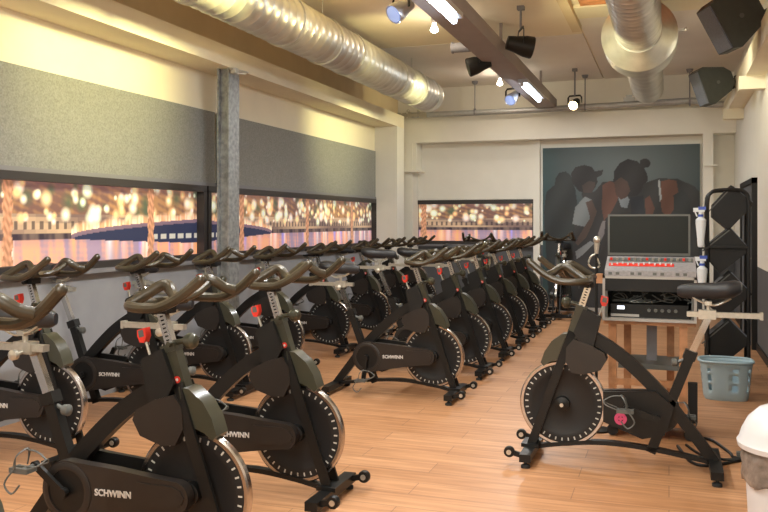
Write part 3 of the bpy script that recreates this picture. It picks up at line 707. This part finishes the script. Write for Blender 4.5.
def copy_tree(o, parent=None):
    c = o.copy(); COL.objects.link(c)
    if parent: c.parent = parent
    for ch in list(o.children): copy_tree(ch, c)
    return c
proto = make_bike()
used = [False]
def bike(x, y, rz, label, group=None, seat=0., bar=0., crank=0., back=0.):
    if not used[0]: b = proto; used[0] = True
    else: b = copy_tree(master)
    b.location = (x, y, 0); b.rotation_euler = (0, 0, rz)
    tag(b, label, 'exercise bike', group)
    for ch in b.children:
        n = ch.name.split('.')[0]
        if n in ('seat_post', 'seat_slider', 'slider_clamp', 'saddle_rail', 'saddle') and (seat or back): ch.location = (-.43*seat-(back if n != 'seat_post' else 0), 0, seat)
        if n in ('handlebar_post', 'handlebar', 'handlebar_clamp') and bar: ch.location = (-.33*bar, 0, bar)
        if n == 'crank_arm' and crank:
            ch.rotation_euler.y += crank
            for p in ch.children: p.rotation_euler.y -= crank
    return b
master = proto
XC, XD = -1.57, -3.20
G1 = 'spinning bikes in the middle column'; G2 = 'spinning bikes along the left wall'
# first is the prototype: leave it unmodified so that copies start clean
bike(XC, 6.25, 0, 'nearest bike of the middle column beyond the open floor gap', G1)
bike(XC-.03, 1.70, 0, 'bike at the left edge of the picture, only its large handlebar showing', G1, crank=.6, bar=.015)
bike(XC, 2.80, 0, 'front bike with big chrome flywheel at the bottom left, cropped below', G1, crank=2.1, bar=.0, seat=-.022, back=.05)
bike(XC, 3.75, 0, 'second front bike, whole flywheel and front foot on the floor by the gap', G1, crank=-2.5, bar=.01, seat=-.045)
bike(XC, 7.30, 0, 'second bike after the gap in the middle column, with high pale seat rail', G1, seat=.08, crank=1.2)
bike(XC, 8.35, 0, 'third bike after the gap in the middle column', G1, seat=.05, crank=.7, bar=.02)
bike(XC, 9.30, 0, 'fourth bike after the gap in the middle column', G1, crank=-.5)
bike(XC, 10.20, 0, 'fifth bike after the gap in the middle column', G1, seat=.04, bar=.02)
bike(XC, 11.05, 0, 'sixth bike after the gap, farthest side-on bike of the middle column', G1, crank=1.)
bike(XD, 3.88, 0, 'bike by the left wall, cut by the left edge behind the front bike', G2, crank=.9)
bike(XD, 4.90, 0, 'wall side bike seen through the frame of the chrome front bike', G2, crank=.4, seat=.02)
bike(XD, 5.85, 0, 'wall side bike whose flywheel shows between the two front bikes', G2, crank=-.6)
bike(XD, 6.85, 0, 'wall side bike level with the steel column', G2, crank=1.5)
bike(XD, 8.02, 0, 'wall side bike just beyond the steel column, foot showing in the gap', G2, seat=.03)
bike(XD, 9.30, 0, 'wall side bike under the middle of the second window', G2, crank=.8)
bike(XD, 10.35, 0, 'wall side bike, second from the white pillar', G2, crank=-.3)
bike(XD, 11.35, 0, 'wall side bike in front of the white pillar', G2, seat=.05)
bike(-2.62, 11.65, -PI/2, 'bike facing the camera between the two columns below the back window', None, bar=.04)
bike(-1.50, 11.75, -PI/2, 'farthest bike facing the camera, horns raised before the poster', None, bar=.06)
bike(-.762, 4.86, PI, 'lone instructor bike facing left on the open floor at the right', None, crank=1.19, bar=-.015)

# ---------------------------------------------------------------- rack trolley with case, mixer, monitor
t = empty('wooden_stand', (-.12, 5.72, 0), 'pine trestle stand on castors under the audio case', 'stand')
for x, y in ((-.225, -.2), (.205, -.2), (-.15, .2), (.13, .2)):
    MB().bb(x-.024, x+.024, y-.02, y+.02, .09, .725).build('leg', M['wood'], t, bevel=.003, smooth=False)
mb = MB(); mb.bb(-.28, .28, -.24, .24, .725, .75); mb.build('tabletop', M['wood'], t, bevel=.003, smooth=False)
mb = MB(); mb.bb(-.19, .22, -.2, .2, .44, .47); mb.build('shelf', M['bezel'], t, bevel=.003, smooth=False)
MB().bb(-.25, .23, -.225, -.20, .335, .375).build('crossbar', M['wood'], t, bevel=.003, smooth=False)
MB().bb(-.17, .15, .17, .2, .39, .43).build('crossbar', M['wood'], t, bevel=.003, smooth=False)
mb = MB(); mb.bb(-.26, .28, -.22, .22, .085, .115); mb.build('base_board', M['wood'], t, bevel=.003, smooth=False)
mb = MB(); mb.bb(-.02, .045, -.02, .03, .47, .725); mb.build('centre_post', M['sill'], t, bevel=.003, smooth=False)
for x in (-.225, .245):
    for y in (-.19, .19):
        mb = MB(); mb.lathe([(.006, -.014), (.034, -.014), (.037, 0), (.034, .014), (.006, .014)], 'y', (x, y, .037), 18); mb.box((x, y, .07), (.03, .045, .035)); mb.build('castor', M['rubber'], t)
cs = empty('audio_case', (-.12, 5.70, .75), 'open fronted audio flight case with pale edges on the pine stand', 'case')
W = .283
mb = MB(); mb.bb(-W, W, -.25, .25, 0, .018); mb.bb(-W, -W+.016, -.25, .25, .018, .285); mb.bb(W-.016, W, -.25, .25, .018, .285); mb.bb(-W, W, -.25, .25, .27, .285)
mb.build('case_shell', M['case'], cs, bevel=.003, smooth=False)
MB().bb(-W+.016, W-.016, .235, .25, .018, .27).build('back_panel', M['black2'], cs, smooth=False)
MB().bb(-W+.016, W-.016, -.245, -.23, .19, .27).build('blank_panel', M['black2'], cs, bevel=.002, smooth=False)
for x in (-W+.024, W-.024):
    mb = MB(); mb.bb(x-.007, x+.007, -.243, -.238, .02, .19)
    mb.build('rack_rail', M['bezel'], cs, smooth=False)
am = empty('amplifier', (-.12, 5.62, .769), 'black rack amplifier with lit white display in the case', 'amplifier')
MB().bb(-.235, .235, -.12, .2, 0, .085).build('body', M['black2'], am, bevel=.003, smooth=False)
MB().bb(-.195, -.150, -.1215, -.119, .052, .074).build('display', M['display'], am, smooth=False)
MB().bb(-.235, -.06, -.1235, -.119, .006, .022).build('trim_strip', M['case'], am, smooth=False)
for i in range(5): MB().cyl((.0+i*.04, -.12, .05), (.0+i*.04, -.138, .05), .011, 12).build('knob', M['bezel'], am)
mb = MB(); R = random.Random(5)
for i in range(16):
    x = R.uniform(-.2, .2); pts = [(x, R.uniform(-.02, .02), R.uniform(.0, .06))]
    for k in range(5): pts.append((clamp(pts[-1][0]+R.uniform(-.08, .08), -.24, .24), R.uniform(-.04, .04), clamp(pts[-1][2]+R.uniform(-.04, .045), .004, .09)))
    mb.tube(catmull(pts, 4), .004, 6)
tag(mb.build('cable_tangle', M['bezel'], loc=(-.10, 5.54, .862)), 'tangle of grey and black cables inside the case above the amplifier', 'cables', kind='stuff')
# mixer
mx = empty('audio_mixer', (-.115, 5.45, 1.036), 'silver audio mixer with a red row of faders on top of the case', 'mixer')
mb = MB()
sec = [(0, 0), (0, .035), (.27, .115), (.27, 0)]
a = [mb.bm.verts.new((-.275, y, z)) for y, z in sec]; b = [mb.bm.verts.new((.275, y, z)) for y, z in sec]
mb.bm.faces.new(a); mb.bm.faces.new(b[::-1])
for i in range(4): mb.bm.faces.new((a[i], b[i], b[(i+1) % 4], a[(i+1) % 4]))
mb.build('body', M['mixer'], mx, bevel=.003, smooth=False)
tl = math.atan2(.08, .27)
mb = MB(); mb.box((-.055, .105, .068), (.40, .05, .003), Matrix.Rotation(tl, 3, 'X')); mb.build('red_strip', M['red'], mx, smooth=False)
mb = MB(); mb.box((0, .20, .096), (.52, .07, .003), Matrix.Rotation(tl, 3, 'X')); mb.build('dark_panel', M['bezel'], mx, smooth=False)
for i in range(12):
    x = -.235+i*.033; y = .105+(i*37 % 5-2)*.007; MB().box((x, y, .076+(y-.105)*.3), (.010, .016, .014)).build('fader', M['binw'], mx, smooth=False)
for i in range(14):
    x = -.245+i*.0375; MB().cyl((x, .19, .093), (x, .186, .109), .008, 8).build('knob', M['alu'] if i % 3 else M['red'], mx)
for i in range(11):
    if i in (2, 5, 8): continue
    MB().box((-.24+i*.045, -.001, .017), (.022, .004, .017)).build('front_button', M['bezel'], mx, smooth=False)
# monitor
mo = empty('monitor', (-.13, 5.80, 1.036), 'flat black computer monitor standing behind the mixer', 'monitor')
mb = MB(); mb.bb(-.262, .262, -.02, .012, .12, .395); mb.build('bezel', M['bezel'], mo, bevel=.003, smooth=False)
MB().bb(-.25, .25, -.0215, -.019, .137, .383).build('screen', M['screen'], mo, smooth=False)
mb = MB(); mb.bb(-.03, .03, .012, .03, .01, .25); mb.bb(-.12, .12, -.05, .09, 0, .012); mb.build('monitor_stand', M['black2'], mo, bevel=.003, smooth=False)
# microphone stand at left of monitor
ms = empty('microphone', (-.455, 5.62, 0), 'thin stand with a silver microphone beside the left edge of the monitor', 'microphone')
mb = MB(); mb.cyl((0, 0, .02), (0, 0, 1.17), .010); mb.build('stand_pole', M['black2'], ms)
mb = MB(); mb.lathe([(.09, 0), (.09, .012), (.03, .025), (.012, .03)], 'z', seg=24); mb.build('stand_base', M['black2'], ms)
mb = MB(); mb.cyl((0, 0, 1.17), (.005, 0, 1.24), .013, r2=.02); mb.ball((.005, 0, 1.262), .026); mb.tube(catmull([(0, 0, 1.17), (-.035, 0, 1.15), (-.05, 0, 1.10), (-.02, 0, 1.075), (.02, 0, 1.09), (0, 0, 1.15)], 4), .007, 6)
mb.build('microphone_head', M['alu'], ms)
mb = MB(); mb.bb(-.04, .0, -.03, .03, 0, .06)
tag(mb.build('wooden_block', M['wood'], loc=(-.404, 5.50, .985), bevel=.003), 'small pale wooden block fixed at the top left corner of the case', 'block')

# ---------------------------------------------------------------- speaker rack
rk = empty('speaker_rack', (.47, 7.65, 0), 'tall black tubular rack holding tilted monitor speakers by the right wall', 'rack')
mb = MB()
for y in (-.14, .14):
    mb.tube(catmull([(-.16, y, .02), (-.16, y, .6), (-.16, y, 1.2), (-.16, y, 1.55), (-.13, y, 1.63), (-.07, y, 1.65), (.07, y, 1.65), (.13, y, 1.63), (.16, y, 1.55), (.16, y, 1.2), (.16, y, .6), (.16, y, .02)], 4), .015, 8, up=(0, 1, 0))
mb.build('rack_frame', M['black2'], rk)
for x in (-.16, .16):
    for z in (.12, .55, 1.17, 1.52):
        mb = MB(); mb.bar((x, -.14, z), (x, .14, z), .015, .02); mb.build('rail', M['black2'], rk)
mb = MB()
mb.bar((-.16, -.15, 1.17), (.16, -.15, 1.17), .015, .02); mb.build('rail', M['black2'], rk)
def wedge(x, z, a, label, k=.13):
    r = empty('stage_monitor', (x, 7.65, z), label, 'speaker', 'wedge speakers in the tubular rack')
    P = [(-k, -k*.8), (k, -k*.8), (k, k*.8), (-k*.45, k*.8), (-k, k*.35)]
    o = MB().prism(P, -.125, .125).build('cabinet', M['black2'], r, bevel=.008); o.rotation_euler = (0, a, 0)
    g = MB().bb(k-.002, k+.006, -.11, .11, -k*.7, k*.7).build('grille', M['grille'], r, smooth=False); g.rotation_euler = (0, a, 0)
    g = MB().bb(-k*.9, k*.9, -.128, -.124, k*.66, k*.72).build('edge_strip', M['bezel'], r, smooth=False); g.rotation_euler = (0, a, 0)
wedge(.485, 1.50, -.85, 'topmost tilted black speaker of the tubular rack', .15)
wedge(.445, 1.14, -.70, 'second tilted black speaker from the top of the rack', .155)
wedge(.455, .76, -.75, 'third tilted black speaker of the rack, behind the bike saddle', .16)
wedge(.445, .36, -.75, 'lowest tilted black speaker of the rack, above the basket', .16)
def spray(x, y, z, label):
    r = empty('spray_bottle', (x, y, z), label, 'bottle')
    MB().lathe([(.018, 0), (.026, .01), (.030, .08), (.042, .20), (.042, .235), (.016, .26), (.014, .275)], 'z', seg=18).build('bottle_body', M['spray'], r)
    mb = MB(); mb.cyl((0, 0, .27), (0, 0, .30), .018); mb.bb(-.06, .03, -.013, .013, .30, .335); mb.bar((-.045, 0, .30), (-.03, 0, .26), .012, .01); mb.build('spray_head', M['spray'], r, bevel=.003)
    mb = MB(); mb.bb(-.02, .04, -.0145, .0145, .318, .345); mb.build('blue_cap', M['blue'], r, bevel=.003)
    MB().cyl((0, 0, .26), (0, 0, .28), .022).build('collar', M['blue'], r)
    mb = MB(); mb.bb(-.02, .06, -.02, .02, -.012, 0); mb.build('holder', M['black2'], r)
spray(.255, 7.48, 1.165, 'upper white spray bottle with blue top at the left of the speaker rack')
spray(.265, 7.48, .75, 'lower white spray bottle with blue top by the mixer, left of the rack')

# ---------------------------------------------------------------- basket
bk = empty('laundry_basket', (.42, 6.98, 0), 'light blue plastic basket on the floor below the speaker rack', 'basket')
mb = MB(); seg = 64; rings = []
lev = [(0, .80), (.02, .84)]+[(.05+.025*i, .86+.013*i) for i in range(9)]+[(.27, .985), (.295, 1.0)]
def bpt(k, z, f, inset=0):
    a = 2*PI*k/seg; ca, sa = math.cos(a), math.sin(a)
    return V(((.195*f-inset)*math.copysign(abs(ca)**.65, ca), (.15*f-inset)*math.copysign(abs(sa)**.65, sa), z))
for z, f in lev: rings.append([mb.bm.verts.new(bpt(k, z, f)) for k in range(seg)])
def hole(i, k):
    return 3 <= i <= 9 and (i-3) % 3 != 2 and k % 4 in (1, 2) and (k//4) % 2 == 0 and True
for i in range(len(rings)-1):
    for k in range(seg):
        if hole(i, k): continue
        mb.bm.faces.new((rings[i][k], rings[i][(k+1) % seg], rings[i+1][(k+1) % seg], rings[i+1][k]))
mb.bm.faces.new(rings[0][::-1])
o = mb.build('basket_body', M['basket'], bk); md = o.modifiers.new('thickness', 'SOLIDIFY'); md.thickness = .004
mb = MB(); mb.tube([bpt(k, .298, 1.02) for k in range(seg)], .010, 8, closed=True); mb.build('rim', M['basket'], bk)
mb = MB()
for x in (-.02, .02): mb.bb(x-.012, x+.012, .12, .128, .24, .262)
mb.build('handle_slot', M['black2'], bk)

# ---------------------------------------------------------------- bin
bn = empty('waste_bin', (.402, 3.17, 0), 'white swing lid waste bin with brown liner at the bottom right corner', 'bin')
MB().lathe([(.118, 0), (.122, .01), (.150, .56), (.152, .575), (.140, .575)], 'z', seg=40).build('bin_body', M['binw'], bn)
mb = MB(); prof = [(.150, .47), (.158, .475), (.161, .50), (.157, .53), (.161, .56), (.157, .59), (.150, .60)]
seg = 72; rings = []
R = random.Random(3)
for r0, z in prof: rings.append([mb.bm.verts.new(((r0+R.uniform(-.003, .003))*math.cos(2*PI*k/seg), (r0+R.uniform(-.003, .003))*math.sin(2*PI*k/seg), z+.008*math.sin(k*.7)+R.uniform(-.004, .004))) for k in range(seg)])
for A, B in zip(rings, rings[1:]):
    for k in range(seg): mb.bm.faces.new((A[k], A[(k+1) % seg], B[(k+1) % seg], B[k]))
mb.build('bin_liner', M['liner'], bn)
mb = MB(); mb.lathe([(.155, .59), (.172, .592), (.176, .61), (.168, .622), (.160, .65), (.140, .69), (.105, .725), (.06, .745), (.01, .75), (.002, .75)], 'z', seg=48); mb.build('dome_lid', M['binw'], bn)
mb = MB(); mb.box((0, -.10, .70), (.12, .03, .05), Matrix.Rotation(.8, 3, 'X')); mb.build('lid_flap', M['binw'], bn, bevel=.005)

# ---------------------------------------------------------------- floor cables
def floor_cable(pts, r, label, m='black2'):
    mb = MB(); mb.tube(catmull([(x, y, r+.001+z) for x, y, z in pts], 6), r, 8)
    tag(mb.build('floor_cable', M[m]), label, 'cable', 'black cables on the floor right of the lone bike')
floor_cable([(.20, 5.60, .0), (.26, 5.55, 0), (.34, 5.3, 0), (.36, 5.2, 0), (.45, 5.22, 0), (.55, 5.25, 0), (.70, 5.3, 0), (.86, 5.32, 0)], .009, 'black cable curving from the stand toward the bin')
floor_cable([(.05, 5.35, 0), (.12, 5.02, 0), (.22, 4.98, 0), (.34, 5.1, 0), (.42, 5.16, 0), (.52, 5.1, 0), (.62, 5.05, 0), (.8, 5.1, 0)], .009, 'black cable looped close behind the rear foot of the lone bike')
floor_cable([(.10, 5.4, 0), (.18, 5.2, 0), (.30, 5.14, 0), (.44, 5.14, .018), (.55, 5.18, 0), (.66, 5.0, 0), (.85, 4.95, 0)], .008, 'thin black cable lying between the two thicker floor cables')
mb = MB(); mb.bb(-.025, .025, -.03, .03, 0, .03); mb.box((.05, .0, .016), (.06, .05, .032)); mb.box((-.05, .01, .014), (.05, .04, .028))
tag(mb.build('cable_connector', M['bezel'], loc=(.445, 5.17, .022), bevel=.004), 'grey plug connector where the floor cables cross', 'plug')
ps = empty('power_strip', (.141, 5.56, .12), 'upright black power strip fixed to the right leg of the stand', 'power strip')
MB().bb(-.028, .028, -.05, -.005, 0, .25).build('body', M['black2'], ps, bevel=.012)
# ---------------------------------------------------------------- world and colour
w = bpy.data.worlds.new('world'); S.world = w; w.use_nodes = True
w.node_tree.nodes['Background'].inputs[0].default_value = (.5, .5, .55, 1); w.node_tree.nodes['Background'].inputs[1].default_value = .15
S.view_settings.view_transform = 'Standard'; S.view_settings.look = 'None'
S.view_settings.gamma = 1; S.view_settings.use_curve_mapping = False; S.view_settings.exposure = -.05
try:
    S.cycles.max_bounces = 8; S.cycles.diffuse_bounces = 5; S.cycles.sample_clamp_indirect = 4; S.cycles.use_denoising = True
except Exception: pass
